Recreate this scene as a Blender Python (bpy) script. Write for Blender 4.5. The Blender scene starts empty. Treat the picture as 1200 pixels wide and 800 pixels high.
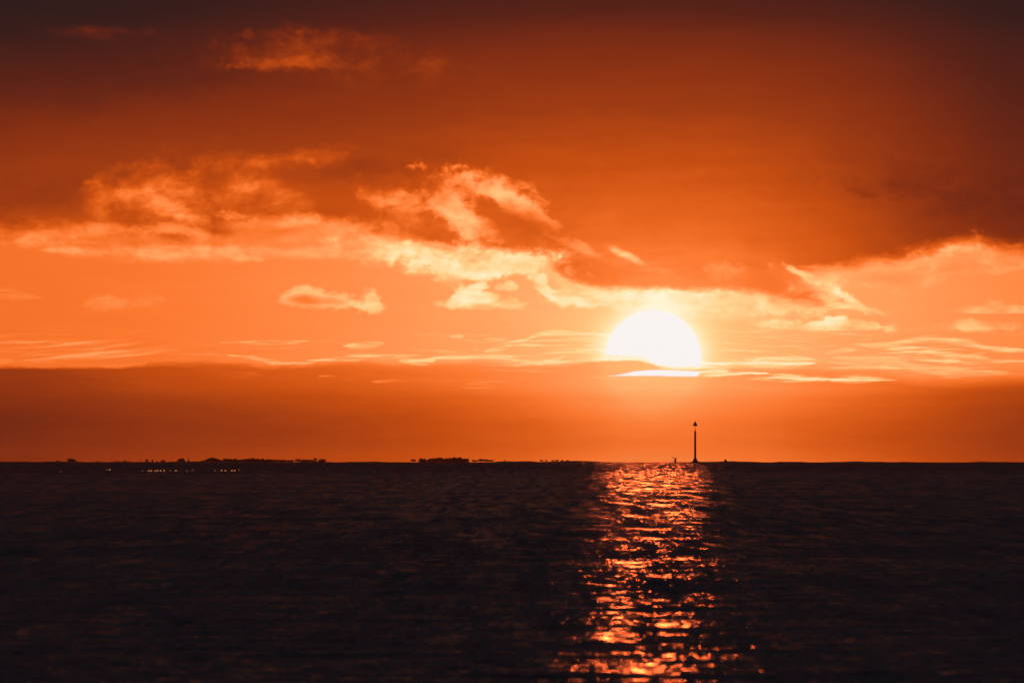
import bpy, bmesh, math, random
import numpy as np

scene = bpy.context.scene
rng = np.random.default_rng(12)
random.seed(7)
R_EARTH = 6.371e6
CAM_H = 3.0
STEP = math.radians(0.53 / 113.0)          # 1/113 of the sun's disc: the angular unit used for directions below
HORIZ = 529.7                              # true-horizontal row of those units (dip of the sea horizon is ~12 units)

def az_of(u): return (u - 600.0) * STEP
def el_of(v): return (HORIZ - v) * STEP

# ------------------------------------------------------------------ camera
cam_d = bpy.data.cameras.new('camera')
cam = bpy.data.objects.new('camera', cam_d)
scene.collection.objects.link(cam)
cam.location = (0, 0, CAM_H)
cam.rotation_euler = (math.pi / 2 + el_of(400), 0, 0)
cam_d.sensor_width = 36.0
cam_d.lens = 18.0 / math.tan(600 * STEP)
cam_d.clip_start = 1.0
cam_d.clip_end = 60000.0
cam_d.dof.use_dof = True
cam_d.dof.focus_distance = 4000.0
cam_d.dof.aperture_fstop = 6.0
scene.camera = cam

# ------------------------------------------------------------------ render settings
vs = scene.view_settings
vs.view_transform = 'Standard'
vs.look = 'None'
vs.gamma = 1.0
vs.exposure = 0.0
vs.use_curve_mapping = False
cy = scene.cycles
cy.use_denoising = True
cy.use_adaptive_sampling = True
cy.adaptive_threshold = 0.015
cy.adaptive_min_samples = 20
cy.max_bounces = 4
cy.glossy_bounces = 3
cy.diffuse_bounces = 1
cy.volume_bounces = 0
cy.caustics_reflective = False
cy.caustics_refractive = False
cy.sample_clamp_direct = 40.0
cy.sample_clamp_indirect = 2.0

# ------------------------------------------------------------------ sun lamp
SUN_U, SUN_V, SUN_R = 765.5, 420.0, 56.6
SUN_AZ, SUN_EL = az_of(SUN_U), el_of(SUN_V)
sun_d = bpy.data.lights.new('sun', 'SUN')
sun_d.energy = 0.14
sun_d.angle = math.radians(0.53)
sun_d.color = (1.0, 0.135, 0.028)
sun = bpy.data.objects.new('sun', sun_d)
scene.collection.objects.link(sun)
sun.location = (120, 9000, 85)
sun.rotation_euler = (math.pi / 2 - SUN_EL, 0, math.pi - SUN_AZ)

# ------------------------------------------------------------------ world: node expression helpers
world = bpy.data.worlds.new('World')
scene.world = world
world.use_nodes = True
WT = world.node_tree
WT.nodes.clear()
world.cycles.sampling_method = 'NONE'

class X:
    """A float socket with arithmetic that lays down Math nodes."""
    def __init__(s, k): s.k = k
    def __add__(a, b): return m('ADD', a, b)
    __radd__ = __add__
    def __sub__(a, b): return m('SUBTRACT', a, b)
    def __rsub__(a, b): return m('SUBTRACT', b, a)
    def __mul__(a, b): return m('MULTIPLY', a, b)
    __rmul__ = __mul__
    def __truediv__(a, b): return m('DIVIDE', a, b)

def put(inp, v):
    if isinstance(v, X): WT.links.new(v.k, inp)
    else: inp.default_value = v

def m(op, a, b=None, c=None, clamp=False):
    n = WT.nodes.new('ShaderNodeMath'); n.operation = op; n.use_clamp = clamp
    put(n.inputs[0], a)
    if b is not None: put(n.inputs[1], b)
    if c is not None: put(n.inputs[2], c)
    return X(n.outputs[0])

def sstep(x, a, b, lo=0.0, hi=1.0):
    n = WT.nodes.new('ShaderNodeMapRange'); n.interpolation_type = 'SMOOTHSTEP'
    put(n.inputs[0], x); put(n.inputs[1], a); put(n.inputs[2], b); put(n.inputs[3], lo); put(n.inputs[4], hi)
    return X(n.outputs[0])

def curve(x, pts):
    """A smooth 1-D profile through (x, y) points, flat beyond both ends."""
    x0, x1 = pts[0][0], pts[-1][0]
    ys = [p[1] for p in pts]; y0, y1 = min(ys), max(ys)
    y1 = y1 if y1 > y0 else y0 + 1
    n = WT.nodes.new('ShaderNodeFloatCurve')
    cm = n.mapping; cm.use_clip = False; cm.extend = 'HORIZONTAL'
    c = cm.curves[0]
    while len(c.points) < len(pts): c.points.new(0.5, 0.5)
    for p, (a, b) in zip(c.points, pts): p.location = ((a - x0) / (x1 - x0), (b - y0) / (y1 - y0))
    for p in c.points: p.handle_type = 'AUTO'
    cm.update()
    put(n.inputs['Value'], m('MULTIPLY_ADD', x, 1 / (x1 - x0), -x0 / (x1 - x0), clamp=True))
    return m('MULTIPLY_ADD', X(n.outputs[0]), y1 - y0, y0)

def noise(x, y, detail, rough, seed, warp=0.0):
    v = WT.nodes.new('ShaderNodeCombineXYZ'); put(v.inputs[0], x); put(v.inputs[1], y); v.inputs[2].default_value = seed
    n = WT.nodes.new('ShaderNodeTexNoise'); n.noise_dimensions = '3D'
    n.inputs['Scale'].default_value = 1.0; n.inputs['Detail'].default_value = detail
    n.inputs['Roughness'].default_value = rough; n.inputs['Distortion'].default_value = warp
    WT.links.new(v.outputs[0], n.inputs['Vector'])
    return n

def nval(*a, **k): return m('SUBTRACT', X(noise(*a, **k).outputs[0]), 0.5)

tc = WT.nodes.new('ShaderNodeTexCoord')
sp = WT.nodes.new('ShaderNodeSeparateXYZ'); WT.links.new(tc.outputs['Generated'], sp.inputs[0])
dx, dy, dz = (X(o) for o in sp.outputs)
U = m('MULTIPLY_ADD', m('ARCTAN2', dx, dy), 1 / STEP, 600.0)      # azimuth
V = m('MULTIPLY_ADD', m('ARCSINE', dz), -1 / STEP, HORIZ)         # elevation, growing downwards

# shared cloud turbulence
wc = noise(U * (1 / 85), V * (1 / 55), 7.0, 0.56, 3.1)
ws = WT.nodes.new('ShaderNodeSeparateXYZ'); WT.links.new(wc.outputs['Color'], ws.inputs[0])
nx, ny = m('SUBTRACT', X(ws.outputs[0]), 0.5), m('SUBTRACT', X(ws.outputs[1]), 0.5)
Uc = m('MULTIPLY_ADD', nx, 46.0, U)                               # billowed coordinates
Vc = m('MULTIPLY_ADD', ny, 26.0, V)
puff = m('ADD', nval(U * (1 / 34), V * (1 / 24), 6.0, 0.6, 9.7) * 1.5, nval(Uc * (1 / 13), Vc * (1 / 10), 4.0, 0.6, 19.7) * 0.9)            # fine billows
wisp = nval(m('MULTIPLY_ADD', puff, 0.25, Uc * (1 / 120)), Vc * (1 / 17), 6.0, 0.58, 21.3)   # drawn-out wisps
bil = 1.8 * nval(m('MULTIPLY_ADD', nx, 0.8, U * (1 / 48)), m('MULTIPLY_ADD', ny, 0.8, V * (1 / 26)), 6.0, 0.6, 41.7)    # lit and shaded folds
fil = 2.0 * nval(m('MULTIPLY_ADD', nx, 0.6, U * (1 / 60)), m('MULTIPLY_ADD', nx, 1.5, V * (1 / 3.6)), 3.0, 0.55, 77.0)   # filaments
lay = nval(U * (1 / 150), V * (1 / 14), 4.0, 0.5, 33.3)            # flat layers
Vs = m('MULTIPLY_ADD', lay, 7.0, m('MULTIPLY_ADD', puff, 1.2, V))

sdu, sdv = U - SUN_U, V - SUN_V
sr = m('SQRT', m('MULTIPLY_ADD', sdu, sdu, sdv * sdv))

L = None
def mix(mask, target, op=1.0):
    global L
    d = m('SUBTRACT', target, L)
    L = m('MULTIPLY_ADD', d, (mask * op if op != 1.0 else mask), L)

def add(mask, amount):
    global L
    L = m('MULTIPLY_ADD', mask, amount, L)

def group(name, ins, outs, body):
    """A node group of float sockets; body(inputs dict) returns the outputs."""
    global WT
    g = bpy.data.node_groups.new(name, 'ShaderNodeTree')
    for i in ins: g.interface.new_socket(i, in_out='INPUT', socket_type='NodeSocketFloat')
    for o in outs: g.interface.new_socket(o, in_out='OUTPUT', socket_type='NodeSocketFloat')
    keep, WT = WT, g
    gi = g.nodes.new('NodeGroupInput'); go = g.nodes.new('NodeGroupOutput')
    res = body({i: X(gi.outputs[i]) for i in ins})
    for o, r in zip(outs, res): put(go.inputs[o], r)
    WT = keep
    return g

def use(g, **k):
    n = WT.nodes.new('ShaderNodeGroup'); n.node_tree = g
    for key, v in k.items(): put(n.inputs[key], v)
    return [X(o) for o in n.outputs]

def _puff(i):
    a, b = m('MULTIPLY_ADD', i['L'], 1e-9, i['u']) - i['cx'], m('MULTIPLY_ADD', i['L'], 1e-9, i['v']) - i['cy']      # waits for L: keeps few values alive at once
    a, b = m('MULTIPLY', m('MULTIPLY_ADD', a, i['c'], b * i['s']), i['ax']), m('MULTIPLY', m('SUBTRACT', b * i['c'], a * i['s']), i['ay'])
    b = m('MAXIMUM', b, b * i['flat'])
    q = m('MULTIPLY_ADD', i['tex'], i['k'], m('SQRT', m('MULTIPLY_ADD', a, a, b * b)))
    w = m('MULTIPLY', sstep(q, i['hi'], i['lo']), m('MULTIPLY_ADD', i['tx2'], i['k2'], i['op'], clamp=True))
    return [m('MULTIPLY_ADD', m('MULTIPLY_ADD', i['tx2'], i['k3'], i['t']) - i['L'], w, i['L'])]
G_PUFF = group('cloud puff', ['L', 'u', 'v', 'tex', 'tx2', 'cx', 'cy', 'c', 's', 'ax', 'ay', 'flat', 'k', 'k2', 'k3', 'hi', 'lo', 'op', 't'], ['L'], _puff)

def _stroke(i):
    sN = m('MULTIPLY', m('MULTIPLY_ADD', i['L'], 1e-9, i['u']) - i['x0'], i['ix'])
    tp = m('MAXIMUM', m('MULTIPLY', sN, m('SUBTRACT', 1.0, sN)) * 4.0, 1e-4)
    w = m('MAXIMUM', m('MULTIPLY', m('POWER', tp, 0.75), m('MULTIPLY_ADD', i['tex'], 2.0, 1.15) * i['th']), 0.02)
    q = m('ABSOLUTE', i['v'] - i['yc']) / w
    k = m('MULTIPLY', m('MULTIPLY', sstep(q, 1.0 + i['soft'], 1.0 - i['soft']), sstep(tp, 0.0, 0.3)), m('MULTIPLY_ADD', i['tx2'], 2.2, i['op'] * 0.8, clamp=True))
    return [m('MULTIPLY_ADD', i['t'] - i['L'], k, i['L'])]
G_STROKE = group('cloud streak', ['L', 'u', 'v', 'tex', 'tx2', 'yc', 'x0', 'ix', 'th', 'soft', 'op', 't'], ['L'], _stroke)

def puffc(target, cx, cy, rx, ry, op=1.0, rot=0.0, soft=0.35, k=1.0, flat=1.0, fine=False, k2=1.3, k3=0.20):
    global L
    L, = use(G_PUFF, L=L, u=U if fine else Uc, v=V if fine else Vc, tex=puff, tx2=bil, cx=cx, cy=cy, c=math.cos(math.radians(rot)), s=math.sin(math.radians(rot)),
             ax=1 / rx, ay=1 / ry, flat=flat, k=k, k2=k2, k3=k3, hi=1 + soft, lo=1 - soft, op=op, t=target)

def glow(cx, cy, rx, ry):
    a, b = (U - cx) * (1 / rx), (V - cy) * (1 / ry)
    return m('EXPONENT', m('MULTIPLY', m('MULTIPLY_ADD', a, a, b * b), -1.0))

def stroke(pts, th, target, op=1.0, soft=0.7):
    global L
    x0, x1 = pts[0][0], pts[-1][0]
    Ul = m('MULTIPLY_ADD', L, 1e-9, U)
    yc = curve(Ul, pts) if len(pts) > 2 else m('MULTIPLY_ADD', Ul, (pts[1][1] - pts[0][1]) / (x1 - x0), pts[0][1] - x0 * (pts[1][1] - pts[0][1]) / (x1 - x0))
    L, = use(G_STROKE, L=L, u=U, v=Vs, tex=bil, tx2=bil if th >= 5 else fil, yc=yc, x0=x0, ix=1 / (x1 - x0), th=th, soft=soft, op=op, t=target)

# ---- L: how thick and how deep in shade the air and cloud is along a direction (0 = densest deck, 1 = thinnest by the sun)
# open sky between the cloud layers
L = m('MULTIPLY_ADD', glow(790, 370, 470, 420), 0.20, 0.565)
add(glow(765, 400, 150, 80), 0.06)
add(wisp, 0.03)

# upper cloud deck
Vdk = m('MULTIPLY_ADD', wisp, 26.0, m('MULTIPLY_ADD', puff, 11.0, Vc))
edge = curve(U, [(-300, 262), (0, 262), (70, 268), (160, 276), (235, 284), (290, 262), (390, 262), (425, 276), (480, 287), (560, 292), (630, 300), (662, 326), (700, 333), (820, 346), (905, 350), (930, 322), (990, 313), (1040, 304), (1100, 294), (1150, 289), (1200, 291), (1500, 275)])
dist = edge - Vdk                                   # > 0 inside the deck
rim = m('MULTIPLY', sstep(dist, -34, -4), sstep(dist, 8, -5))
rimgain = m('MULTIPLY', curve(U, [(-200, 0.03), (150, 0.02), (380, 0.03), (470, 0.06), (560, 0.09), (640, 0.05), (690, 0.08), (740, 0.13), (800, 0.14), (950, 0.03), (1100, 0.045), (1400, 0.05)]), m('MULTIPLY_ADD', bil, 1.6, m('MULTIPLY_ADD', wisp, 3.0, 0.75)))
L = m('MULTIPLY_ADD', rim, rimgain, L)
dv_ = curve(V, [(-600, 0.0), (-160, 0.03), (-60, 0.075), (0, 0.13), (50, 0.23), (100, 0.315), (200, 0.46), (280, 0.545), (345, 0.60)])
dh = curve(U, [(-1200, 0.25), (-400, 0.42), (-100, 0.66), (0, 0.75), (60, 0.80), (200, 0.84), (450, 0.90), (700, 1.0), (800, 1.0), (900, 0.94), (1000, 0.81), (1100, 0.60), (1200, 0.42), (1400, 0.26), (2200, 0.16)])
Ldeck = m('MULTIPLY', dv_, dh)
Ldeck = m('MULTIPLY', Ldeck, m('SUBTRACT', 1.0, glow(20, -10, 330, 135) * 0.62))
Ldeck = m('MULTIPLY_ADD', glow(790, 345, 130, 75), 0.05, Ldeck)
Ldeck = m('MULTIPLY', Ldeck, m('MULTIPLY_ADD', wisp, 0.13, m('MULTIPLY_ADD', bil, 0.05, 1.0)))
es = curve(U, [(0, 12), (300, 16), (560, 8), (900, 8), (1000, 15), (1200, 20)])
mix(sstep(dist, es * -0.9, es), Ldeck)

# lower bank over the horizon
bank = curve(U, [(-400, 432), (0, 429), (60, 428), (140, 426), (230, 423), (290, 425), (330, 428), (400, 425), (480, 427), (560, 424), (620, 428), (690, 424), (735, 422), (770, 429), (830, 432), (900, 431), (960, 428), (1040, 432), (1100, 438), (1200, 436), (1500, 438)])
bd = m('MULTIPLY_ADD', puff, 2.0, m('MULTIPLY_ADD', wisp, 14.0, m('MULTIPLY_ADD', lay, 7.0, m('MULTIPLY_ADD', ny, 9.0, V)))) - bank
bs = curve(U, [(0, 5), (600, 5), (760, 4), (900, 8), (1000, 16), (1200, 24)])
bv = curve(V, [(425, 0.50), (450, 0.45), (480, 0.385), (510, 0.36), (535, 0.38), (545, 0.40), (600, 0.40)])
bh = curve(U, [(-1200, 0.3), (-400, 0.45), (0, 0.66), (100, 0.80), (200, 0.93), (400, 1.10), (600, 1.38), (700, 1.58), (765, 1.66), (850, 1.60), (950, 1.43), (1050, 1.24), (1200, 0.94), (1500, 0.6), (2200, 0.3)])
Lbank = m('MULTIPLY', bv, bh)
Lbank = m('SMOOTH_MIN', Lbank, 0.645, 0.12)
Lbank = m('MULTIPLY_ADD', glow(775, 435, 130, 42), 0.10, Lbank)
Lbank = m('MULTIPLY_ADD', glow(100, 500, 300, 30), -0.035, Lbank)
Lbank = m('MULTIPLY_ADD', lay, 0.045, m('MULTIPLY_ADD', wisp, 0.03, Lbank))

# thin lit sheets above the bank, left
ls = m('MULTIPLY', m('MULTIPLY', sstep(V, 388, 402), sstep(V, 432, 424)), m('MULTIPLY', sstep(U, 285, 120), sstep(m('MULTIPLY_ADD', U, 0.10, 386.0) - V, 6, -8)))
lw = nval(m('MULTIPLY_ADD', nx, 0.5, U * (1 / 130)), m('MULTIPLY_ADD', ny, 0.9, m('MULTIPLY_ADD', U, 0.012, V * (1 / 7.5))), 4.0, 0.55, 5.5, warp=0.4)
mix(ls, m('MULTIPLY_ADD', sstep(lw, -0.06, 0.14), 0.14, 0.585), 0.9)

bmask = sstep(bd, m('MULTIPLY', bs, -0.35), bs)
L = m('MULTIPLY_ADD', m('SUBTRACT', Lbank, L), bmask, L)

# ---- cloud masses under and in the deck

# smoky patches in the deck
for a in ((0.13, 150, 95, 170, 24, 0.35, -4), (0.10, 60, 55, 120, 20, 0.35, 0), (0.26, 330, 135, 130, 20, 0.35, -5), (0.30, 60, 225, 110, 18, 0.5, 0), (0.30, 440, 195, 90, 14, 0.35, -6), (0.14, 1120, 225, 110, 22, 0.3, 4), (0.36, 250, 165, 90, 12, 0.35, -8)):
    puffc(a[0], *a[1:5], op=a[5], rot=a[6], soft=0.95, k=1.2, k3=0.08)
# faint lit scraps high up, left
puffc(0.32, 364, 68, 84, 24, op=0.8, soft=0.8, k=1.6, flat=1.7)
puffc(0.41, 360, 78, 62, 11, op=0.8, soft=0.8, k=1.5, flat=1.8)
puffc(0.31, 476, 84, 100, 13, op=0.6, soft=0.8, k=1.2)
puffc(0.17, 115, 38, 44, 7, op=0.75, soft=0.7, k=0.8)
# lit billows left
puffc(0.60, 185, 232, 52, 24, op=0.75, rot=14, soft=0.8, k=1.2)
puffc(0.68, 205, 246, 30, 9, op=0.7, rot=22, soft=0.8, k=1.0)
puffc(0.57, 120, 238, 14, 24, op=0.7, rot=-20, soft=0.8, k=1.0)
puffc(0.50, 345, 188, 55, 9, op=0.35, rot=-8, soft=0.7, k=1.6)
puffc(0.55, 300, 232, 60, 26, op=0.6, rot=30, soft=0.9, k=1.0)
puffc(0.75, 325, 263, 66, 9, op=0.7, soft=0.6, k=1.5, flat=1.5)
puffc(0.68, 268, 251, 18, 5, op=0.8, soft=0.6, k=1.6)
# long lit sheet left
stroke([(-60, 278), (60, 276), (160, 268), (250, 280), (330, 292)], 5.5, 0.66, 0.7, soft=0.8)
stroke([(-30, 284), (60, 282), (120, 286)], 5, 0.70, 0.8, soft=0.8)
stroke([(40, 293), (120, 294), (220, 300), (322, 304)], 6, 0.74, 0.9, soft=0.8)
stroke([(180, 288), (260, 292), (350, 296), (450, 286)], 5, 0.75, 0.75, soft=0.8)
puffc(0.62, 330, 278, 60, 6, op=0.75, soft=0.8, k=1.4)
puffc(0.60, 220, 284, 60, 5, op=0.6, soft=0.8, k=1.4)
puffc(0.64, 420, 270, 22, 6, op=0.7, rot=-20, soft=0.8, k=1.6)
puffc(0.61, 105, 281, 22, 7, op=0.6, soft=0.7, k=1.2)
# big lit mass in the middle
puffc(0.80, 440, 285, 66, 14, op=0.7, rot=4, soft=0.6, k=1.5)
puffc(0.79, 430, 300, 26, 14, op=0.6, rot=20, soft=0.6, k=1.8)
puffc(0.63, 480, 238, 46, 16, op=0.8, rot=12, soft=0.6, k=1.8)
puffc(0.56, 478, 262, 50, 12, op=0.7, soft=0.7, k=1.6)
puffc(0.73, 535, 248, 52, 17, op=0.9, rot=48, soft=0.6, k=1.9)
puffc(0.68, 575, 222, 44, 15, op=0.9, rot=15, soft=0.6, k=1.8)
puffc(0.765, 605, 240, 52, 11, op=0.95, rot=30, soft=0.5, k=1.6)
puffc(0.78, 560, 268, 28, 10, op=0.8, rot=20, soft=0.6, k=1.8)
puffc(0.50, 622, 268, 46, 18, op=0.9, rot=22, soft=0.6, k=1.0)
puffc(0.55, 672, 305, 40, 16, op=0.75, rot=20, soft=0.8, k=1.2)
puffc(0.64, 680, 288, 30, 5, op=0.7, rot=24, soft=0.6, k=1.6)
puffc(0.88, 555, 303, 92, 15, op=0.95, rot=4, soft=0.5, k=1.4)
puffc(0.91, 560, 313, 62, 12, op=0.9, soft=0.5, k=1.6)
puffc(0.88, 612, 309, 36, 9, op=0.85, rot=-4, soft=0.5, k=1.6)
puffc(0.845, 525, 322, 22, 10, op=0.7, rot=30, soft=0.6, k=1.8)
# scrap above the sun
puffc(0.66, 738, 301, 30, 9, op=0.55, rot=26, soft=0.8, k=1.6)
puffc(0.87, 731, 297, 12, 4, op=0.8, rot=20, soft=0.7, k=1.6, fine=True)
puffc(0.80, 744, 303, 11, 3, op=0.75, rot=38, soft=0.7, k=1.8, fine=True)
puffc(0.67, 850, 320, 24, 9, op=0.5, rot=8, soft=0.6, k=1.8)
# small cumulus left of the sun
for a in ((0.84, 560, 357, 50, 10, 0.9), (0.89, 536, 355, 17, 9, 0.95), (0.90, 553, 348, 19, 11, 0.95), (0.88, 572, 350, 15, 9, 0.9), (0.85, 592, 357, 17, 7, 0.85)):
    puffc(a[0], *a[1:5], op=a[5], soft=0.28, k=1.6, flat=1.7, fine=True, k2=0.6)
puffc(0.77, 566, 360, 17, 4, op=0.9, soft=0.7, k=0.8, fine=True, k2=0.3)
puffc(0.86, 560, 336, 14, 4.5, op=0.9, soft=0.5, k=2.2, fine=True, k2=0.5)
puffc(0.85, 586, 337, 10, 3.5, op=0.85, soft=0.5, k=2.4, fine=True, k2=0.5)
puffc(0.86, 600, 336, 12, 5, op=0.9, soft=0.5, k=2.4, fine=True, k2=0.5)
puffc(0.90, 640, 339, 28, 7, op=0.95, rot=36, soft=0.4, k=1.4, fine=True)
puffc(0.88, 634, 330, 10, 9, op=0.9, rot=-40, soft=0.4, k=1.2, fine=True)
puffc(0.875, 688, 348, 48, 11, op=0.95, soft=0.4, k=1.4)
puffc(0.80, 668, 345, 16, 4, op=0.7, soft=0.6, k=1.2)
puffc(0.84, 690, 352, 16, 3, op=0.7, soft=0.6, k=1.2)
puffc(0.90, 772, 343, 90, 8, op=0.85, rot=3, soft=0.6, k=1.2)
puffc(0.87, 870, 357, 95, 9, op=0.9, rot=3, soft=0.6, k=1.3)
# ring cloud
puffc(0.80, 376, 352, 47, 12, op=0.95, rot=4, soft=0.3, k=1.1, flat=1.3, fine=True, k2=0.5, k3=0.1)
puffc(0.81, 362, 346, 26, 9, op=0.9, soft=0.3, k=1.2, fine=True, k2=0.5, k3=0.1)
puffc(0.61, 360, 352, 19, 5.5, op=1.0, rot=4, soft=0.6, k=0.8, fine=True, k2=0.2, k3=0.05)
puffc(0.68, 388, 353, 20, 4, op=0.7, rot=6, soft=0.7, k=0.8, fine=True, k2=0.2)
puffc(0.82, 428, 358, 17, 7, op=0.9, rot=10, soft=0.5, k=2.4, fine=True, k2=0.8)
puffc(0.84, 434, 352, 9, 13, op=0.9, rot=-25, soft=0.5, k=2.4, fine=True, k2=0.8)
puffc(0.74, 424, 351, 4, 5, op=0.7, soft=0.6, k=0.8, fine=True, k2=0.2)
# the deck's wedge that ends right of the sun
wd = m('MINIMUM', m('MINIMUM', m('SUBTRACT', 352.0, m('MULTIPLY_ADD', U, -0.075, Vdk + 66.0)), m('SUBTRACT', 1006.0, U)), m('SUBTRACT', m('MULTIPLY_ADD', puff, 9.0, Vc), m('MULTIPLY_ADD', U, 0.57, -211.0)))
mix(m('MULTIPLY', sstep(wd, -5, 9), sstep(U, 880, 935)), 0.595)
stroke([(918, 312), (950, 327), (985, 345), (1020, 366)], 3.5, 0.83, 0.8, soft=0.8)
for u_, v_, a_, b_, r_ in ((933, 318, 13, 4, 26), (950, 326, 14, 5, 33), (966, 334, 15, 5.5, 26), (981, 343, 14, 6, 36), (996, 351, 13, 6.5, 28), (1009, 359, 11, 6, 34)):
    puffc(0.87, u_, v_, a_, b_, op=0.9, rot=r_, soft=0.55, k=1.9, fine=True, k3=0.25)
puffc(0.72, 965, 348, 40, 7, op=0.6, rot=30, soft=0.8, k=1.6)
puffc(0.76, 1000, 330, 60, 10, op=0.4, rot=8, soft=0.9, k=2.0)
stroke([(940, 366), (985, 361), (1040, 372)], 3.5, 0.82, 0.8, soft=0.8)
puffc(0.83, 985, 356, 40, 7, op=0.8, rot=14, soft=0.6, k=1.4)
puffc(0.78, 982, 323, 36, 4.5, op=0.85, rot=-3, soft=0.5, k=1.3)
puffc(0.81, 1020, 334, 13, 6, op=0.85, soft=0.5, k=1.6)
# cumulus right
for a in ((0.83, 985, 384, 54, 7, 0.9), (0.86, 960, 382, 16, 6, 0.9), (0.88, 981, 377, 17, 9, 0.95), (0.86, 1003, 380, 15, 7, 0.9), (0.84, 1022, 382, 13, 6, 0.85)):
    puffc(a[0], *a[1:5], op=a[5], soft=0.26, k=1.1, flat=1.7, fine=True, k2=0.5)
puffc(0.83, 912, 379, 22, 5, op=0.8, soft=0.5, k=1.8, fine=True)
puffc(0.82, 1044, 385, 9, 7, op=0.8, soft=0.5, k=1.5, fine=True)
puffc(0.765, 1146, 384, 36, 8, op=0.9, soft=0.45, k=1.5, flat=1.5, fine=True)
puffc(0.78, 1172, 366, 50, 9, op=0.9, soft=0.25, k=0.2, flat=6.0, fine=True)
puffc(0.75, 1161, 355, 10, 6, op=0.8, soft=0.5, k=1.6)
# swirls at right under the deck
puffc(0.78, 1050, 312, 60, 7, op=0.7, rot=-12, soft=0.8, k=2.4)
puffc(0.77, 1105, 310, 38, 14, op=0.55, rot=-30, soft=0.8, k=2.6)
puffc(0.68, 1108, 314, 16, 9, op=0.85, soft=0.6, k=1.4)
puffc(0.69, 1150, 312, 34, 8, op=0.7, soft=0.8, k=1.8)
puffc(0.68, 1050, 326, 30, 8, op=0.7, soft=0.8, k=1.8)
puffc(0.76, 1165, 302, 60, 9, op=0.5, rot=6, soft=0.8, k=2.4)
puffc(0.775, 1088, 332, 20, 5, op=0.8, soft=0.5, k=1.6)
puffc(0.76, 1170, 316, 40, 4, op=0.6, rot=-5, soft=0.6, k=1.4)
# faint scraps left
puffc(0.68, 124, 357, 20, 8, op=0.7, soft=0.7, k=1.4)
puffc(0.68, 174, 355, 15, 9, op=0.75, soft=0.7, k=1.4)
stroke([(-40, 340), (10, 345), (55, 351)], 4, 0.63, 0.7)

# ---- thin lit streaks low down
for pts, th, t, op in [
    ([(252, 402), (300, 402), (366, 399)], 2.0, 0.79, 0.9), ([(318, 404), (352, 403)], 1.4, 0.78, 0.8),
    ([(400, 406), (452, 402)], 2.4, 0.82, 0.95),
    ([(262, 416), (300, 420), (330, 425), (375, 424)], 2.6, 0.78, 0.9),
    ([(350, 423), (395, 420), (440, 418), (500, 417)], 2.6, 0.82, 0.9), ([(465, 423), (490, 424), (512, 423)], 2.6, 0.86, 0.95),
    ([(490, 424), (540, 419), (580, 418), (620, 425), (645, 426), (672, 420)], 2.4, 0.85, 0.95), ([(520, 418), (560, 417), (590, 420)], 1.4, 0.82, 0.8),
    ([(566, 398), (594, 397)], 2.0, 0.83, 0.9), ([(566, 411), (602, 404)], 3.0, 0.82, 0.9), ([(526, 395), (544, 394)], 2.4, 0.80, 0.8),
    ([(580, 403), (610, 399), (650, 391), (680, 391), (714, 392)], 2.4, 0.87, 0.95), ([(610, 400), (660, 399), (712, 398)], 1.6, 0.84, 0.8),
    ([(625, 415), (660, 413), (712, 412)], 2.2, 0.86, 0.9), ([(630, 425), (655, 420), (664, 415)], 2.6, 0.85, 0.9), ([(684, 405), (712, 404)], 1.6, 0.88, 0.8),
    ([(838, 409), (898, 407)], 1.8, 0.80, 0.8), ([(870, 404), (905, 403)], 1.4, 0.79, 0.7), ([(930, 406), (952, 408)], 1.4, 0.79, 0.6),
    ([(800, 425), (850, 425), (910, 426), (962, 425)], 2.9, 0.94, 1.0), ([(880, 421), (915, 420), (962, 425)], 2.4, 0.90, 0.95),
    ([(796, 436), (845, 437), (905, 438)], 2.8, 0.95, 1.0), ([(870, 445), (930, 443), (985, 443), (1056, 446)], 3.2, 0.90, 1.0), ([(900, 439), (940, 441)], 1.6, 0.86, 0.8),
    ([(992, 403), (1030, 404), (1060, 400), (1092, 397), (1130, 402), (1170, 409), (1215, 411)], 3.0, 0.83, 0.95),
    ([(1000, 405), (1050, 408), (1085, 412), (1120, 416), (1166, 420)], 3.0, 0.81, 0.95), ([(966, 414), (1006, 409)], 2.6, 0.84, 0.9),
    ([(1100, 419), (1140, 416), (1162, 408)], 2.2, 0.78, 0.8), ([(966, 419), (1030, 423), (1080, 430), (1125, 436), (1190, 436)], 4.2, 0.80, 0.9),
    ([(985, 420), (1060, 420), (1130, 423), (1240, 424)], 1.8, 0.80, 0.85), ([(965, 424), (1010, 427), (1060, 432)], 2.4, 0.80, 0.8),
    ([(1110, 440), (1160, 438), (1215, 440)], 2.0, 0.66, 0.5),
    ([(434, 447), (478, 446)], 1.7, 0.64, 0.8), ([(540, 455), (560, 452), (584, 454)], 3.2, 0.64, 0.7), ([(550, 445), (612, 446)], 1.7, 0.66, 0.7),
    ([(255, 440), (285, 438), (312, 441)], 3.0, 0.54, 0.6), ([(372, 441), (394, 441)], 2.2, 0.58, 0.6),
]:
    stroke(pts, th, t, op)

f2 = nval(m('MULTIPLY_ADD', nx, 0.7, U * (1 / 95)), m('MULTIPLY_ADD', ny, 2.2, m('MULTIPLY_ADD', L, 1e-9, V * (1 / 4.2))), 4.0, 0.6, 88.0, warp=0.5)
fe = m('MULTIPLY', curve(V, [(380, 0), (394, 0.5), (404, 1), (424, 1), (436, 0.55), (450, 0.15), (470, 0)]), curve(U, [(-300, 0.5), (200, 0.5), (330, 0.3), (560, 0.7), (700, 1.0), (830, 0.9), (960, 1.2), (1200, 1.0), (1600, 0.5)]))
add(m('MULTIPLY', sstep(f2, 0.03, 0.19), fe), 0.09)

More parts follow.
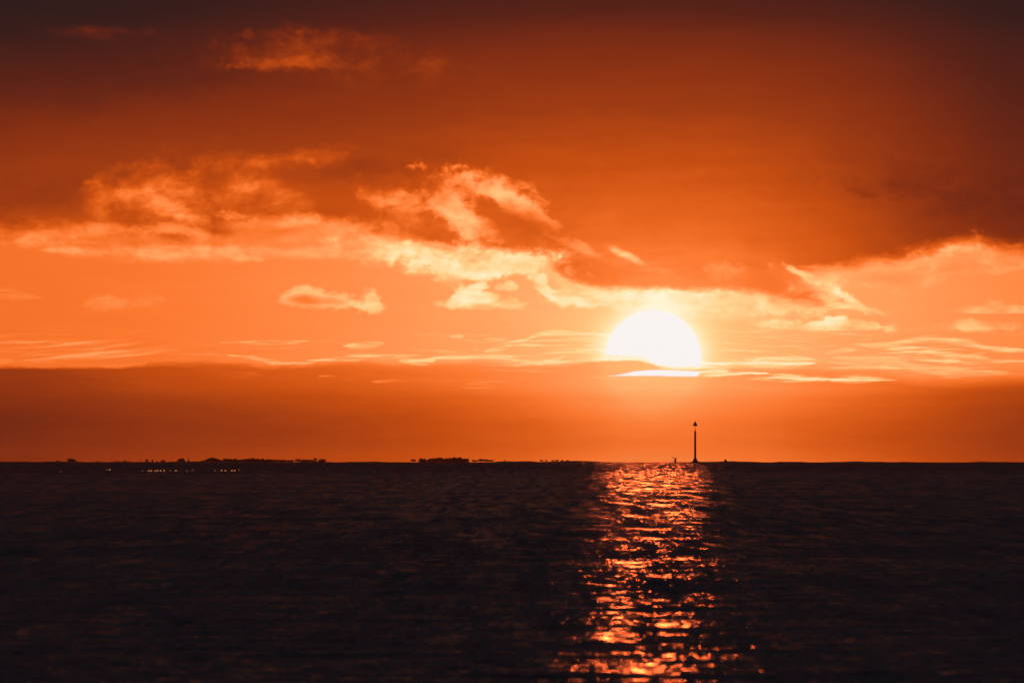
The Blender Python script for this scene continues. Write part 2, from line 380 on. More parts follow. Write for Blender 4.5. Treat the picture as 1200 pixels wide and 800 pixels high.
# ---- air lit up round the sun, then the disc itself behind the bank
au = m('EXPONENT', m('MULTIPLY', m('MAXIMUM', sr - SUN_R, 0.0), -1 / 15.0))
au = m('MULTIPLY', au, m('MULTIPLY_ADD', bmask, -0.72, 1.0))
add(au, 0.16)
L = m('MINIMUM', m('MAXIMUM', L, 0.0), 1.0)

ramp = WT.nodes.new('ShaderNodeValToRGB')
WT.links.new(L.k, ramp.inputs[0])
def lin(c):
    c /= 255.0
    return c / 12.92 if c <= 0.04045 else ((c + 0.055) / 1.055) ** 2.4
STOPS = [(0.0, (29, 24, 28)), (0.07, (52, 26, 25)), (0.15, (88, 32, 22)), (0.25, (128, 44, 18)), (0.35, (156, 57, 18)), (0.45, (198, 77, 17)),
         (0.53, (228, 98, 28)), (0.60, (252, 120, 48)), (0.67, (255, 142, 74)), (0.74, (255, 164, 98)), (0.80, (255, 188, 118)), (0.86, (255, 212, 145)), (0.92, (255, 230, 178)), (1.0, (255, 246, 214))]
cr = ramp.color_ramp
while len(cr.elements) < len(STOPS): cr.elements.new(0.5)
for e, (p, c) in zip(cr.elements, STOPS):
    e.position = p; e.color = tuple(lin(v) for v in c) + (1.0,)

disc = sstep(sr, SUN_R + 1.0, SUN_R - 1.0)
cut = curve(U, [(700, 415), (735, 416.5), (752, 418), (764, 425), (775, 428), (830, 429.5)])
top = curve(U, [(718, 440), (735, 437), (748, 434.5), (775, 433), (800, 434), (830, 435)])
see = m('MAXIMUM', sstep(m('MULTIPLY_ADD', lay, 2.0, V) - cut, 1.2, -1.2),
        m('MULTIPLY', sstep(m('MULTIPLY_ADD', puff, 1.5, V) - top, -1.0, 1.2), sstep(m('MULTIPLY_ADD', puff, 1.6, m('MULTIPLY_ADD', wisp, 6.0, V)), 441.8, 439.2)))
see = m('MULTIPLY', disc, see)
mixn = WT.nodes.new('ShaderNodeMix'); mixn.data_type = 'RGBA'
WT.links.new(see.k, mixn.inputs[0])
WT.links.new(ramp.outputs[0], mixn.inputs[6]); mixn.inputs[7].default_value = (0.95, 0.91, 0.89, 1)

# clear twilight air above everything, faint
sky = WT.nodes.new('ShaderNodeTexSky'); sky.sky_type = 'NISHITA'; sky.sun_disc = False
sky.sun_elevation = SUN_EL; sky.sun_rotation = SUN_AZ; sky.dust_density = 0.3; sky.ozone_density = 5.0
bg1 = WT.nodes.new('ShaderNodeBackground'); WT.links.new(mixn.outputs[2], bg1.inputs[0]); bg1.inputs[1].default_value = 1.0
bg2 = WT.nodes.new('ShaderNodeBackground'); bg2.inputs[1].default_value = 0.0025
tn = WT.nodes.new('ShaderNodeMix'); tn.data_type = 'RGBA'; tn.blend_type = 'MULTIPLY'; tn.inputs[0].default_value = 1.0
WT.links.new(sky.outputs[0], tn.inputs[6]); tn.inputs[7].default_value = (0.9, 0.85, 0.7, 1); WT.links.new(tn.outputs[2], bg2.inputs[0])
ad = WT.nodes.new('ShaderNodeAddShader'); WT.links.new(bg1.outputs[0], ad.inputs[0]); WT.links.new(bg2.outputs[0], ad.inputs[1])
wo = WT.nodes.new('ShaderNodeOutputWorld'); WT.links.new(ad.outputs[0], wo.inputs[0])

# ------------------------------------------------------------------ object helpers
COL = scene.collection
def drop(x, y): return -(x * x + y * y) / (2 * R_EARTH)            # sea level with the earth's curve

def link(name, me, mat=None, parent=None, loc=None):
    o = bpy.data.objects.new(name, me)
    COL.objects.link(o)
    if mat is not None and me is not None and not me.materials: me.materials.append(mat)
    if parent is not None: o.parent = parent
    if loc is not None: o.location = loc
    return o

def tag(o, label, cat, group=None):
    o['label'] = label; o['category'] = cat
    if group: o['group'] = group
    return o

def from_bm(name, bm, smooth=False):
    me = bpy.data.meshes.new(name)
    bmesh.ops.recalc_face_normals(bm, faces=bm.faces)
    bm.to_mesh(me); bm.free()
    if smooth: me.polygons.foreach_set('use_smooth', [True] * len(me.polygons))
    return me

def lathe(bm, prof, seg=16, cx=0.0, cy=0.0):
    rings = []
    for r, z in prof:
        rings.append([bm.verts.new((cx + r * math.cos(2 * math.pi * k / seg), cy + r * math.sin(2 * math.pi * k / seg), z)) for k in range(seg)])
    for a, b in zip(rings, rings[1:]):
        for k in range(seg): bm.faces.new((a[k], a[(k + 1) % seg], b[(k + 1) % seg], b[k]))
    bm.faces.new(rings[0][::-1]); bm.faces.new(rings[-1])

def tube(bm, p, q, r0, r1=None, seg=8):
    from mathutils import Vector
    p, q = Vector(p), Vector(q); r1 = r0 if r1 is None else r1
    d = (q - p).normalized(); a = d.orthogonal().normalized(); b = d.cross(a)
    A = [bm.verts.new(p + (a * math.cos(t) + b * math.sin(t)) * r0) for t in (2 * math.pi * k / seg for k in range(seg))]
    B = [bm.verts.new(q + (a * math.cos(t) + b * math.sin(t)) * r1) for t in (2 * math.pi * k / seg for k in range(seg))]
    for k in range(seg): bm.faces.new((A[k], A[(k + 1) % seg], B[(k + 1) % seg], B[k]))
    bm.faces.new(A[::-1]); bm.faces.new(B)

def box(bm, x0, x1, y0, y1, z0, z1):
    v = [bm.verts.new((x, y, z)) for z in (z0, z1) for x, y in ((x0, y0), (x1, y0), (x1, y1), (x0, y1))]
    for f in ((3, 2, 1, 0), (4, 5, 6, 7), (0, 1, 5, 4), (1, 2, 6, 5), (2, 3, 7, 6), (3, 0, 4, 7)): bm.faces.new([v[i] for i in f])

def material(name, col, rough=0.8, var=0.35, scale=3.0, bump=0.0, emit=None):
    mt = bpy.data.materials.new(name); mt.use_nodes = True
    nt = mt.node_tree; b = nt.nodes['Principled BSDF']
    b.inputs['Roughness'].default_value = rough
    tcn = nt.nodes.new('ShaderNodeTexCoord')
    nz = nt.nodes.new('ShaderNodeTexNoise'); nz.inputs['Scale'].default_value = scale; nz.inputs['Detail'].default_value = 5
    nt.links.new(tcn.outputs['Object'], nz.inputs['Vector'])
    rp = nt.nodes.new('ShaderNodeValToRGB')
    rp.color_ramp.elements[0].position = 0.3; rp.color_ramp.elements[1].position = 0.7
    rp.color_ramp.elements[0].color = tuple(c * (1 - var) for c in col) + (1,)
    rp.color_ramp.elements[1].color = tuple(c * (1 + var) for c in col) + (1,)
    nt.links.new(nz.outputs[0], rp.inputs[0]); nt.links.new(rp.outputs[0], b.inputs['Base Color'])
    if bump:
        bp = nt.nodes.new('ShaderNodeBump'); bp.inputs['Strength'].default_value = bump; bp.inputs['Distance'].default_value = 0.05
        nt.links.new(nz.outputs[0], bp.inputs['Height']); nt.links.new(bp.outputs[0], b.inputs['Normal'])
    if emit:
        b.inputs['Emission Color'].default_value = emit[0] + (1,); b.inputs['Emission Strength'].default_value = emit[1]
    return mt

M_LEAF = material('dark foliage', (0.06, 0.07, 0.03), 0.8, 0.4, 0.6)
M_BARK = material('bark', (0.07, 0.05, 0.035), 0.9, 0.3, 4)
M_MUD = material('wet mud', (0.06, 0.05, 0.04), 0.38, 0.35, 0.05, 0.3)
M_STEEL = material('weathered dark paint', (0.05, 0.055, 0.05), 0.6, 0.35, 1.5, 0.2)
M_STONE = material('tarred stone', (0.14, 0.13, 0.12), 0.85, 0.35, 1.2, 0.4)
M_WOOD = material('tarred timber', (0.06, 0.045, 0.035), 0.8, 0.35, 3, 0.3)
M_GREEN = material('green painted topmark', (0.03, 0.10, 0.05), 0.5, 0.2, 2)
M_GLOW = material('lit lamp glass', (0.8, 0.6, 0.4), 0.4, 0.05, 3, 0, ((1.0, 0.29, 0.08), 0.5))
M_GLOW_DIM = material('dim lamp glass', (0.8, 0.6, 0.4), 0.4, 0.05, 3, 0, ((1.0, 0.36, 0.16), 0.12))

# ------------------------------------------------------------------ sea
def build_sea():
    th = np.concatenate([np.linspace(-30, -3.9, 40)[:-1], np.linspace(-3.9, 3.9, 640), np.linspace(3.9, 30, 40)[1:]])
    ta = np.tan(np.radians(th))
    ys = list(np.arange(10, 108, 4.0)); y = 108.0
    while y < 7000:
        ys.append(y); y += min(0.125 * (y / 135) ** 1.55, 34.0)
    while y < 12000: ys.append(y); y += 90.0
    Y = np.array(ys); nr, nc = len(Y), len(ta)
    dY = np.gradient(Y); dA = np.gradient(ta)
    gx = (Y[:, None] * ta[None, :]).astype(np.float32); gy = np.repeat(Y[:, None], nc, 1).astype(np.float32)
    sx = Y[:, None] * dA[None, :]; sy = dY[:, None]
    z = (-(gx.astype(np.float64) ** 2 + gy.astype(np.float64) ** 2) / (2 * R_EARTH)).astype(np.float32)
    wave = np.zeros_like(gx); lost = np.zeros((nr, nc), np.float32)
    N = 96
    lam = np.exp(np.linspace(math.log(0.30), math.log(15.0), N)) * rng.uniform(0.95, 1.05, N)
    ang = rng.normal(0.0, 0.95, N)                          # travel, mostly toward the shore
    slope = SLOPE * np.ones(N)
    slope *= np.minimum(1.0, (1.3 / lam) ** 0.85)
    # low swell that still shows far out
    NS = 16
    lam = np.concatenate([lam, np.exp(np.linspace(math.log(18.0), math.log(150.0), NS))])
    ang = np.concatenate([ang, rng.normal(0.1, 0.35, NS)])
    slope = np.concatenate([slope, np.full(NS, SWELL)])
    gust = 0.94 + 0.08 * np.sin(gx / 9.0 + 2.2 * np.sin(gy / 70.0)) * np.sin(gy / 41.0 + 1.7 * np.sin(gx / 23.0)) \
         + 0.07 * np.sin(gy / 17.0 + gx / 60.0 + 1.3 * np.sin(gx / 15.0))
    gust = np.clip(gust, 0.5, 1.3).astype(np.float32)
    for l, a, s in zip(lam, ang, slope):
        k = 2 * math.pi / l; kx, ky = k * math.sin(a), k * math.cos(a)
        f = np.clip(2.2 - np.maximum(abs(kx) * sx, abs(ky) * sy) * 0.9, 0, 1).astype(np.float32)
        lost += (1 - f * f) * s * s / 2 
        if f.max() <= 0: continue
        r0 = np.nonzero(f.max(1) > 0)[0][-1] + 1
        ph = kx * gx[:r0] + ky * gy[:r0] + rng.uniform(0, 6.28)
        c = np.cos(ph)
        # sharpened crests
        wave[:r0] += (s / k) * f[:r0] * (c + 0.22 * (2 * c * c - 1)) * (gust[:r0] if l < 4 else 1)
    z += wave
    co = np.empty((nr * nc, 3), np.float32); co[:, 0] = gx.ravel(); co[:, 1] = gy.ravel(); co[:, 2] = z.ravel()
    i = np.arange((nr - 1) * nc, dtype=np.int32).reshape(nr - 1, nc)[:, :-1].ravel()
    q = np.stack([i, i + 1, i + nc + 1, i + nc], 1)
    me = bpy.data.meshes.new('sea')
    me.vertices.add(len(co)); me.vertices.foreach_set('co', co.ravel())
    me.loops.add(q.size); me.loops.foreach_set('vertex_index', q.ravel())
    me.polygons.add(len(q)); me.polygons.foreach_set('loop_start', np.arange(0, q.size, 4, dtype=np.int32))
    me.polygons.foreach_set('use_smooth', np.ones(len(q), bool))
    at = me.attributes.new('ripple', 'FLOAT', 'POINT')
    offs = np.clip((Y - 900.0) / 2100.0, 0, 1)[:, None]          # fresher wind offshore
    amp = np.sqrt(lost) * (1 + 2.2 * offs * offs * (3 - 2 * offs))                    # slope spread the mesh does not carry
    at.data.foreach_set('value', amp.astype(np.float32).ravel())
    me.update(); me.validate()
    mt = bpy.data.materials.new('sea water'); mt.use_nodes = True
    nt = mt.node_tree; b = nt.nodes['Principled BSDF']
    b.inputs['Base Color'].default_value = (0.008, 0.010, 0.012, 1)
    b.inputs['IOR'].default_value = 1.33
    b.inputs['Roughness'].default_value = math.sqrt(MICRO)
    an = nt.nodes.new('ShaderNodeAttribute'); an.attribute_name = 'ripple'
    geo = nt.nodes.new('ShaderNodeNewGeometry')
    def vm(op, a, c):
        n = nt.nodes.new('ShaderNodeVectorMath'); n.operation = op
        for q, v in zip(n.inputs, (a, c)):
            if v is None: continue
            if hasattr(v, 'is_linked'): nt.links.new(v, q)
            else: q.default_value = v
        return n.outputs[0]
    def nz(scale, detail, rough):
        n = nt.nodes.new('ShaderNodeTexNoise'); n.inputs['Scale'].default_value = 1.0; n.inputs['Detail'].default_value = detail; n.inputs['Roughness'].default_value = rough
        nt.links.new(vm('MULTIPLY', geo.outputs['Position'], scale), n.inputs['Vector']); return n
    # wind ripples finer than the mesh: slopes a little steeper on the side that faces the beach
    rip = vm('MULTIPLY', vm('SUBTRACT', nz((9.0, 1.3, 1.0), 2.0, 0.65).outputs['Color'], (0.5, 0.5 + BIAS, 0.5)), (17.0 * RIPPLE, 4.5 * RIPPLE, 0.0))
    # farther out the mesh carries less, so wave trains take over as slopes too
    far = vm('MULTIPLY', vm('SUBTRACT', nz((1.3, 0.03, 1.0), 3.0, 0.7).outputs['Color'], (0.5, 0.5 + FBIAS, 0.5)), (16.0 * FAR, 5.0 * FAR, 0.0))
    # gusts: bands of smoother and rougher water
    mr = nt.nodes.new('ShaderNodeMapRange'); mr.inputs[1].default_value = 0.36; mr.inputs[2].default_value = 0.62; mr.inputs[3].default_value = 0.55; mr.inputs[4].default_value = 1.3
    nt.links.new(nz((0.010, 0.020, 1.0), 6.0, 0.65).outputs[0], mr.inputs[0])
    mm = nt.nodes.new('ShaderNodeMath'); mm.operation = 'MULTIPLY'
    nt.links.new(an.outputs['Fac'], mm.inputs[0]); nt.links.new(mr.outputs[0], mm.inputs[1])
    sc = nt.nodes.new('ShaderNodeVectorMath'); sc.operation = 'SCALE'
    nt.links.new(far, sc.inputs[0]); nt.links.new(mm.outputs[0], sc.inputs['Scale'])
    rip = vm('ADD', rip, sc.outputs[0])
    nn = vm('NORMALIZE', vm('ADD', geo.outputs['Normal'], rip), None)
    nt.links.new(nn, b.inputs['Normal'])
    o = link('sea', me, mt); o['kind'] = 'structure'
    print('sea quads', len(q), 'rows', nr)
SLOPE, MICRO, RIPPLE, FAR, BIAS, FBIAS, SWELL = 0.0125, 0.042, 0.078, 1.15, 0.01, 0.14, 0.0007
build_sea()

# ------------------------------------------------------------------ far shore and spit
SHORE_D = 8300.0
def strip(name, mat, prof, d0, d1, u0, u1, n):
    """A low bank of land between distances d0 and d1, with a crest profile prof(u) in metres above the water."""
    us = np.linspace(u0, u1, n); rows = []
    ds = [d0, d0 + (d1 - d0) * 0.12, d0 + (d1 - d0) * 0.5, d0 + (d1 - d0) * 0.9, d1]
    ks = [-0.5, 0.55, 1.0, 0.7, -0.5]
    bm = bmesh.new()
    for d, k in zip(ds, ks):
        row = []
        for u in us:
            x = d * math.tan(az_of(u)); h = prof(u)
            row.append(bm.verts.new((x, d, drop(x, d) + (k * h if k > 0 else k))))
        rows.append(row)
    for a, b in zip(rows, rows[1:]):
        for k in range(n - 1): bm.faces.new((a[k], a[k + 1], b[k + 1], b[k]))
    o = link(name, from_bm(name, bm), mat); o['kind'] = 'structure'
    return o
PX_SHORE = SHORE_D * STEP                    # metres per unit at the far shore
def shore_prof(u):
    b = 0.55 + 0.22 * math.sin(u / 31.0) + 0.16 * math.sin(u / 11.3 + 1) + 0.10 * math.sin(u / 4.7 + 2) + 0.06 * math.sin(u / 2.1)
    for c, w, h in ((605, 22, 0.75), (680, 24, 1.1), (745, 30, .3), (150, 260, .3), (925, 18, .5), (1005, 40, .25), (1160, 22, .4), (860, 40, .45)):
        b += h * math.exp(-((u - c) / w) ** 4)
    return max(b, 0.15)
strip('far_shore', M_MUD, shore_prof, SHORE_D - 150, SHORE_D + 400, -2000, 3200, 2600)
SPIT_D = 1600.0
def spit_prof(u):
    b = 0.10 + 0.03 * math.sin(u / 9.0) + 0.04 * math.sin(u / 23.0)
    e = min(1.0, max(0.0, (318 - u) / 40.0)) * min(1.0, (u + 1000) / 300)
    return max(b * e, 0.0) - (0.3 if e <= 0 else 0.0)
strip('mud_spit', M_MUD, spit_prof, SPIT_D - 45, SPIT_D + 110, -1000, 320, 700)

# ------------------------------------------------------------------ trees
def crown_mesh(name, seed, kind):
    r = np.random.default_rng(seed)
    # clumps spread through a unit crown (x, y in -1..1, z 0..1), leaves in each clump
    cl = []
    n = {'round': 46, 'lens': 40, 'slim': 26, 'ragged': 34, 'shrub': 26}[kind]
    while len(cl) < n:
        p = r.uniform(-1, 1, 3)
        z = (p[2] + 1) / 2
        if kind == 'round': lim = min(1.0, 0.85 + 0.5 * z) * math.sqrt(max(0.0, 1 - z ** 2.2))
        elif kind == 'lens': lim = max(0.0, 1 - abs(z - 0.42) / 0.62) ** 0.55
        elif kind == 'slim': lim = 0.9 * (1 - z) ** 0.5
        elif kind == 'shrub': lim = (1 - z * 0.9) ** 0.5
        else: lim = (0.55 + 0.45 * math.sin(7 * z + seed)) * (1 - 0.4 * z)
        if p[0] ** 2 + p[1] ** 2 < lim ** 2: cl.append((p[0], p[1], z * (0.85 + 0.15 * r.random()), r.uniform(0.16, 0.27)))
    V_, F_ = [], []
    for cx, cy, cz, cr_ in cl:
        for _ in range(48):
            d = r.normal(size=3); d /= np.linalg.norm(d)
            p = np.array([cx, cy, cz]) + d * cr_ * r.uniform(0.4, 1.0) * np.array([1, 1, 0.75])
            p[2] = max(p[2], 0.0)
            a = r.normal(size=3); a /= np.linalg.norm(a); b = np.cross(a, d); b /= (np.linalg.norm(b) + 1e-6)
            s = r.uniform(0.06, 0.13)
            i = len(V_)
            V_ += [p - a * s, p + b * s * 0.6, p + a * s, p - b * s * 0.6]; F_.append((i, i + 1, i + 2, i + 3))
    me = bpy.data.meshes.new(name); me.from_pydata([tuple(v) for v in V_], [], F_); me.materials.append(M_LEAF)
    return me
def trunk_mesh(name, seed):
    r = random.Random(seed); bm = bmesh.new()
    tube(bm, (0, 0, -0.3), (0.02, 0, 0.55), 0.055, 0.035, 7)
    tube(bm, (0.02, 0, 0.53), (0.05, 0.02, 0.92), 0.034, 0.012, 6)
    for k in range(6):
        t = r.uniform(0.3, 0.75); a = r.uniform(0, 6.28); l = r.uniform(0.35, 0.7)
        tube(bm, (0.01, 0, t), (l * math.cos(a), l * math.sin(a), t + l * 0.35), 0.02, 0.006, 5)
    me = from_bm(name, bm); me.materials.append(M_BARK)
    return me
CROWNS = {k: [crown_mesh('crown_' + k, 11 * j + 3, k) for j in range(3)] for k in ('round', 'lens', 'slim', 'ragged', 'shrub')}
TRUNKS = [trunk_mesh('trunk', s) for s in range(3)]
def tree(u, w, vtop, vbase, kind, label, group, name='tree', gap=0.12, cat='tree', dist=None):
    """w wide and rising from vbase to vtop, all in angular units, standing on the far shore."""
    d = dist or SHORE_D + random.uniform(40, 200)
    x = d * math.tan(az_of(u)); p = d * STEP
    zt = CAM_H + d * math.tan(el_of(vtop))
    zb = drop(x, d) + 0.25
    h = max((zt - zb) * 1.10, 0.6)
    t = link(name, None, loc=(x, d, zb)); t.empty_display_size = 1.0
    t.rotation_euler.z = random.uniform(0, 6.28) if kind != 'lens' else random.uniform(-0.3, 0.3)
    c = link('crown', random.choice(CROWNS[kind]), parent=t); c.location = (0, 0, h * gap)
    c.scale = (w * p / 2 / 1.05, w * p / 2 / 1.05, h * (1 - gap) / 1.0)
    k = link('trunk', random.choice(TRUNKS), parent=t); k.scale = (w * p / 3.0, w * p / 3.0, h * 0.85)
    tag(t, label, cat, group)
    return t

GL, GM, GW = 'scattered trees along the far left shore', 'trees of the long far wood', 'trees of the middle clump on the horizon'
tree(84, 13, 537.4, 543, 'round', 'broad dark rounded tree, tallest at the far left of the horizon', GL, gap=0.0)
tree(68, 5, 539.4, 543, 'round', 'small round bush just left of the broad far left tree', GL, 'bush', cat='bush', gap=0)
LEFT = [(34, 4, 541.2), (39, 5, 541.0), (45, 4, 541.4), (51, 6, 541.0), (57, 5, 541.2), (62, 4, 540.6), (75, 4, 541), (95, 4, 541.2), (101, 3, 541.4), (114, 4, 540.0), (119, 5, 541.0), (125, 4, 541.2),
        (131, 5, 540.6), (136, 4, 539.6), (140, 3, 540.0), (146, 7, 539.6), (152, 4, 540.4), (160, 5, 540.8), (165, 5, 540.6)]
ORD = ['first', 'second', 'third', 'fourth', 'fifth', 'sixth', 'seventh', 'eighth', 'ninth', 'tenth', 'eleventh', 'twelfth', 'thirteenth', 'fourteenth', 'fifteenth', 'sixteenth', 'seventeenth', 'eighteenth', 'nineteenth', 'twentieth', 'twenty-first', 'twenty-second', 'twenty-third', 'twenty-fourth']
for i, (u, w, v) in enumerate(LEFT):
    tree(u, w, v, 543, 'shrub', 'low dark shrub on the far shore, %s small one from the left edge' % ORD[i], GL, 'shrub', cat='shrub', gap=0)
tree(172, 6, 538.4, 543, 'ragged', 'ragged small tree right of the low shrubs, above the brightest lamps', GL, gap=0.05)
tree(178.5, 3.5, 538.3, 543, 'slim', 'thin small tree just right of the ragged one above the lamps', GL, gap=0.05)
tree(184, 3, 540.0, 543, 'shrub', 'tiny shrub between the thin tree and the bushy one', GL, 'shrub', cat='shrub', gap=0)
tree(190.5, 6, 538.8, 543, 'round', 'bushy small tree halfway to the square-topped tree', GL, gap=0.05)
tree(199, 7, 540.8, 543, 'shrub', 'low shrub left of the square-topped tree', GL, 'shrub', cat='shrub', gap=0)
tree(212.5, 11, 536.8, 543, 'round', 'square-topped dark tree beside a slim upright one', GL, gap=0.03)
tree(221, 3.6, 537.2, 543, 'slim', 'slim upright tree right of the square-topped tree', GL, gap=0.0)
MID = [(239, 11, 539.4, 'lens'), (247.5, 18, 536.2, 'round'), (257, 12, 538.4, 'round'), (266, 13, 537.2, 'round'), (274, 10, 537.4, 'round'), (282, 12, 538.0, 'round'), (290, 13, 537.2, 'round'), (298, 14, 537.0, 'round'),
       (306, 12, 537.6, 'round'), (315, 12, 537.8, 'round'), (323, 11, 538.2, 'lens'), (331, 12, 538.6, 'lens'), (340, 11, 539.0, 'lens'), (349, 9, 537.8, 'ragged'), (356, 11, 538.4, 'lens'), (363, 9, 538.4, 'lens'), (369, 8, 537.4, 'ragged'), (377, 11, 537.9, 'lens')]
for i, (u, w, v, k) in enumerate(MID):
    tree(u, w, v, 543, k, 'dark tree of the long far wood left of centre, %s from its left end' % ORD[i], GM, gap=0.12 if k == 'lens' else 0.0)
CLUMP = [(484, 6.5, 538.0, 'lens', 0.25), (495, 11, 537.2, 'round', 0.05), (506, 13, 536.8, 'round', 0.0), (514, 13, 536.0, 'round', 0.0), (522, 11, 536.8, 'round', 0.0), (530, 12, 536.0, 'round', 0.0), (537, 12, 535.8, 'round', 0.0),
         (545, 11, 537.0, 'round', 0.0), (556, 9, 538.8, 'lens', 0.3), (566, 14, 537.8, 'lens', 0.28), (574, 11, 538.8, 'lens', 0.35)]
for i, (u, w, v, k, g) in enumerate(CLUMP):
    tree(u, w, v, 543, k, 'hazy brown tree of the clump at mid horizon, %s from its left end' % ORD[i], GW, gap=g)
for i, (u, w, v) in enumerate([(634.5, 4.6, 538.8), (640, 3.6, 538.9), (648, 5, 539.0), (653, 4.6, 538.6), (658.5, 4, 539.0), (665, 3.8, 538.9)]):
    tree(u, w, v, 542, 'lens', 'tiny flat bush left of the sun glitter on the horizon, %s of six' % ORD[i], 'row of tiny bushes', 'bush', cat='bush', gap=0.45)

# ------------------------------------------------------------------ beacon
BD = 4000.0; BP = BD * STEP
bxw = BD * math.tan(az_of(814.8))
bz = drop(bxw, BD)
def vz(v): return CAM_H + BD * math.tan(el_of(v)) - bz      # height above the water there
be = link('navigation_beacon', None, loc=(bxw, BD, bz))
tag(be, 'tall dark pile beacon with cone topmark standing in the sea below the sun', 'beacon')
def bpart(name, fn, mat, parent=be, smooth=False):
    bm = bmesh.new(); fn(bm); return link(name, from_bm(name, bm, smooth), mat, parent)
zt0, zt1, zp = vz(493.2), vz(499.0), vz(505.0)
def f_pile(bm):
    lathe(bm, [(0.40, -1.5), (0.40, vz(530)), (0.37, vz(515)), (0.345, zp - 0.15), (0.40, zp - 0.15), (0.40, zp)], 20)
pile = bpart('pile', f_pile, M_STEEL)
for z in np.linspace(vz(535), zp - 1.2, 4):
    bpart('band', lambda bm: lathe(bm, [(0.385, z), (0.43, z + 0.03), (0.43, z + 0.12), (0.385, z + 0.15)], 20), M_STEEL, pile)
bpart('base', lambda bm: lathe(bm, [(1.55, -1.2), (1.35, vz(541.2)), (1.15, vz(540.4)), (0.75, vz(539.0)), (0.62, vz(537.4)), (0.42, vz(536.4))], 12), M_STONE)
def f_rock(bm):
    r = random.Random(4)
    for k in range(26):
        a = r.uniform(0, 6.28); q = r.uniform(1.1, 2.3); s = r.uniform(0.25, 0.5)
        c = (q * math.cos(a), q * math.sin(a), 0.25 * (2.4 - q) + r.uniform(-0.05, 0.15))
        mtx = bmesh.ops.create_icosphere(bm, subdivisions=1, radius=s)
        for v in mtx['verts']:
            v.co.x = v.co.x * r.uniform(0.8, 1.2) + c[0]; v.co.y += c[1]; v.co.z = v.co.z * 0.75 + c[2]
rk = bpart('rock_footing', f_rock, M_STONE); rk['kind'] = 'stuff'
bpart('mast', lambda bm: tube(bm, (0, 0, zp - 0.05), (0, 0, zt0 - 0.3), 0.085, 0.06, 10), M_STEEL)
def f_cone(bm):
    lathe(bm, [(0.90, zt1), (0.90, zt1 + 0.10), (0.06, zt0), (0.01, zt0 + 0.02)], 24)
bpart('topmark', f_cone, M_GREEN)
def f_stay(bm):
    for a in (0.5, 2.6, 4.7): tube(bm, (0.32 * math.cos(a), 0.32 * math.sin(a), zp), (0.04 * math.cos(a), 0.04 * math.sin(a), zp + 1.1), 0.022, 0.022, 6)
bpart('stay', f_stay, M_STEEL)
def f_lad(bm):
    for s in (-0.2, 0.2): tube(bm, (s, -0.52, 0.8), (s, -0.47, zp), 0.025, 0.025, 6)
    for z in np.arange(1.0, zp - 0.2, 0.35): tube(bm, (-0.2, -0.5, z), (0.2, -0.5, z), 0.018, 0.018, 5)
bpart('ladder', f_lad, M_STEEL)
# low bank of stones round it
strip('stone_bank', M_STONE, lambda u: 0.30 + 0.10 * math.sin(u * 1.7) if 806 < u < 824 else 0.02, BD + 2, BD + 9, 800, 828, 60)

# ------------------------------------------------------------------ small marks near the beacon
def water_thing(name, u, d, label, cat):
    x = d * math.tan(az_of(u)); o = link(name, None, loc=(x, d, drop(x, d))); tag(o, label, cat); return o
MD = 4300.0
def mz(v, x=0.0, d=MD): return CAM_H + d * math.tan(el_of(v)) - drop(d * math.tan(az_of(790)), d)
mp_ = MD * STEP
mk = water_thing('marker_post', 791.6, MD, 'small dark post with slanting spars, left of the cone-topped beacon', 'marker')
def mpart(n, f, mat=M_WOOD):
    bm = bmesh.new(); f(bm); link(n, from_bm(n, bm), mat, mk)
mpart('post', lambda bm: lathe(bm, [(0.42, -1.0), (0.40, mz(539.5)), (0.33, mz(537.2)), (0.26, mz(536.6))], 10))
mpart('cap', lambda bm: tube(bm, (0.02, 0, mz(537.4)), (0.36, 0, mz(535.7)), 0.2, 0.1, 8))
mpart('spar', lambda bm: tube(bm, (0.1, -0.1, mz(538.4)), (-1.55, -0.15, mz(534.8)), 0.13, 0.07, 8))
mpart('spar', lambda bm: tube(bm, (-0.05, 0.1, mz(540.6)), (-1.6, 0.1, mz(540.0)), 0.11, 0.06, 8))
bu = water_thing('buoy', 850.4, 4200.0, 'squat dark buoy alone on the horizon right of the beacon', 'buoy')
def bz_(v): return CAM_H + 4200 * math.tan(el_of(v)) - drop(4200 * math.tan(az_of(850)), 4200)
for n, pr, mt in (('float', [(0.35, -0.5), (0.5, -0.2), (0.52, bz_(539.6)), (0.36, bz_(538.8))], M_STEEL), ('top', [(0.30, bz_(538.85)), (0.30, bz_(538.2)), (0.16, bz_(537.9))], M_STEEL), ('collar', [(0.54, 0.1), (0.62, 0.16), (0.62, 0.3), (0.54, 0.36)], M_STONE)):
    bm = bmesh.new(); lathe(bm, pr, 14); link(n, from_bm(n, bm, False), mt, bu)
st = water_thing('stake', 591.0, 5200.0, 'tiny lone stake on the horizon right of the middle tree clump', 'stake')
def sz(v): return CAM_H + 5200 * math.tan(el_of(v)) - drop(5200 * math.tan(az_of(591)), 5200)
bm = bmesh.new(); tube(bm, (0, 0, -1), (0.05, 0, sz(539.0)), 0.2, 0.15, 8); link('post', from_bm('post', bm), M_WOOD, st)
bm = bmesh.new(); lathe(bm, [(0.1, sz(539.9)), (0.3, sz(539.6)), (0.3, sz(539.0)), (0.1, sz(538.7))], 8); link('head', from_bm('head', bm), M_WOOD, st)

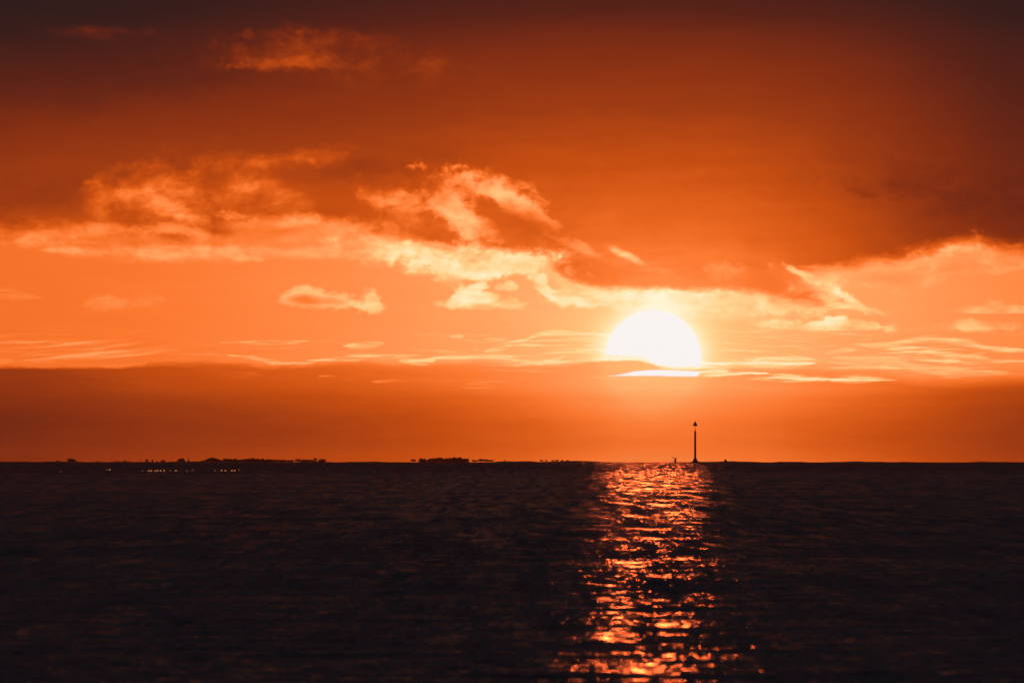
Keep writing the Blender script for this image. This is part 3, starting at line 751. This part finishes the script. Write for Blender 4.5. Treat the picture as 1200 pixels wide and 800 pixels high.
# ------------------------------------------------------------------ lamps on the spit
LAMPS = [(71, 552.4, 0), (125.2, 550.4, 0), (128.6, 550.3, 1), (166.8, 551.8, 0), (174.3, 551.7, 1), (177.2, 551.6, 1), (181.8, 551.7, 1), (184.4, 551.3, 1), (188, 551.4, 1), (192.1, 551.4, 1), (199.4, 551.4, 0), (206, 551.4, 1),
         (218.6, 552, 0), (225.7, 550.7, 0), (251.6, 551.5, 0), (259.6, 551, 1), (264, 551.4, 1), (271.6, 551.4, 1), (275, 551.3, 1), (280, 550.4, 0)]
def lamp_meshes():
    out = {}
    bm = bmesh.new(); lathe(bm, [(0.06, -0.25), (0.05, 0.0)], 8); out['post'] = from_bm('lamp_post', bm); out['post'].materials.append(M_STEEL)
    bm = bmesh.new(); lathe(bm, [(0.08, 0.02), (0.115, 0.05), (0.115, 0.16), (0.08, 0.20)], 12); out[1] = from_bm('lamp_glass', bm); out[1].materials.append(M_GLOW)
    out[0] = out[1].copy(); out[0].materials.clear(); out[0].materials.append(M_GLOW_DIM)
    bm = bmesh.new(); lathe(bm, [(0.17, 0.20), (0.18, 0.22), (0.04, 0.27)], 12); out['cap'] = from_bm('lamp_cap', bm); out['cap'].materials.append(M_STEEL)
    return out
LM = lamp_meshes()
for i, (u, v, lit) in enumerate(LAMPS):
    d = SPIT_D + random.uniform(-28, -18); x = d * math.tan(az_of(u))
    z = CAM_H + d * math.tan(el_of(v)) - 0.1
    zg = drop(x, d)
    t = link('shore_lamp', None, loc=(x, d, z))
    tag(t, '%s orange shore lamp low on the dark left shore, %s from the left' % ('bright' if lit else 'dim', ORD[i]), 'lamp', 'row of lamps on the left shore')
    p = link('post', LM['post'], parent=t); p.scale = (1, 1, max((z - zg + 0.3) / 0.25, 0.3))
    link('lamp_glass', LM[lit], parent=t); link('cap', LM['cap'], parent=t)

# ------------------------------------------------------------------ evening haze over the water
def build_haze():
    bm = bmesh.new(); box(bm, -8200, 8200, -60, 13500, -20, 18)
    mt = bpy.data.materials.new('haze air'); mt.use_nodes = True
    nt = mt.node_tree; nt.nodes.clear()
    out = nt.nodes.new('ShaderNodeOutputMaterial'); pv = nt.nodes.new('ShaderNodeVolumePrincipled')
    pv.inputs['Color'].default_value = (0.9, 0.85, 0.8, 1); pv.inputs['Density'].default_value = HAZE; pv.inputs['Anisotropy'].default_value = 0.75
    nt.links.new(pv.outputs[0], out.inputs['Volume'])
    o = link('haze', from_bm('haze', bm), mt); o['kind'] = 'stuff'
    o['label'] = 'thin orange evening haze over the sea'
HAZE = 1.0e-5
build_haze()
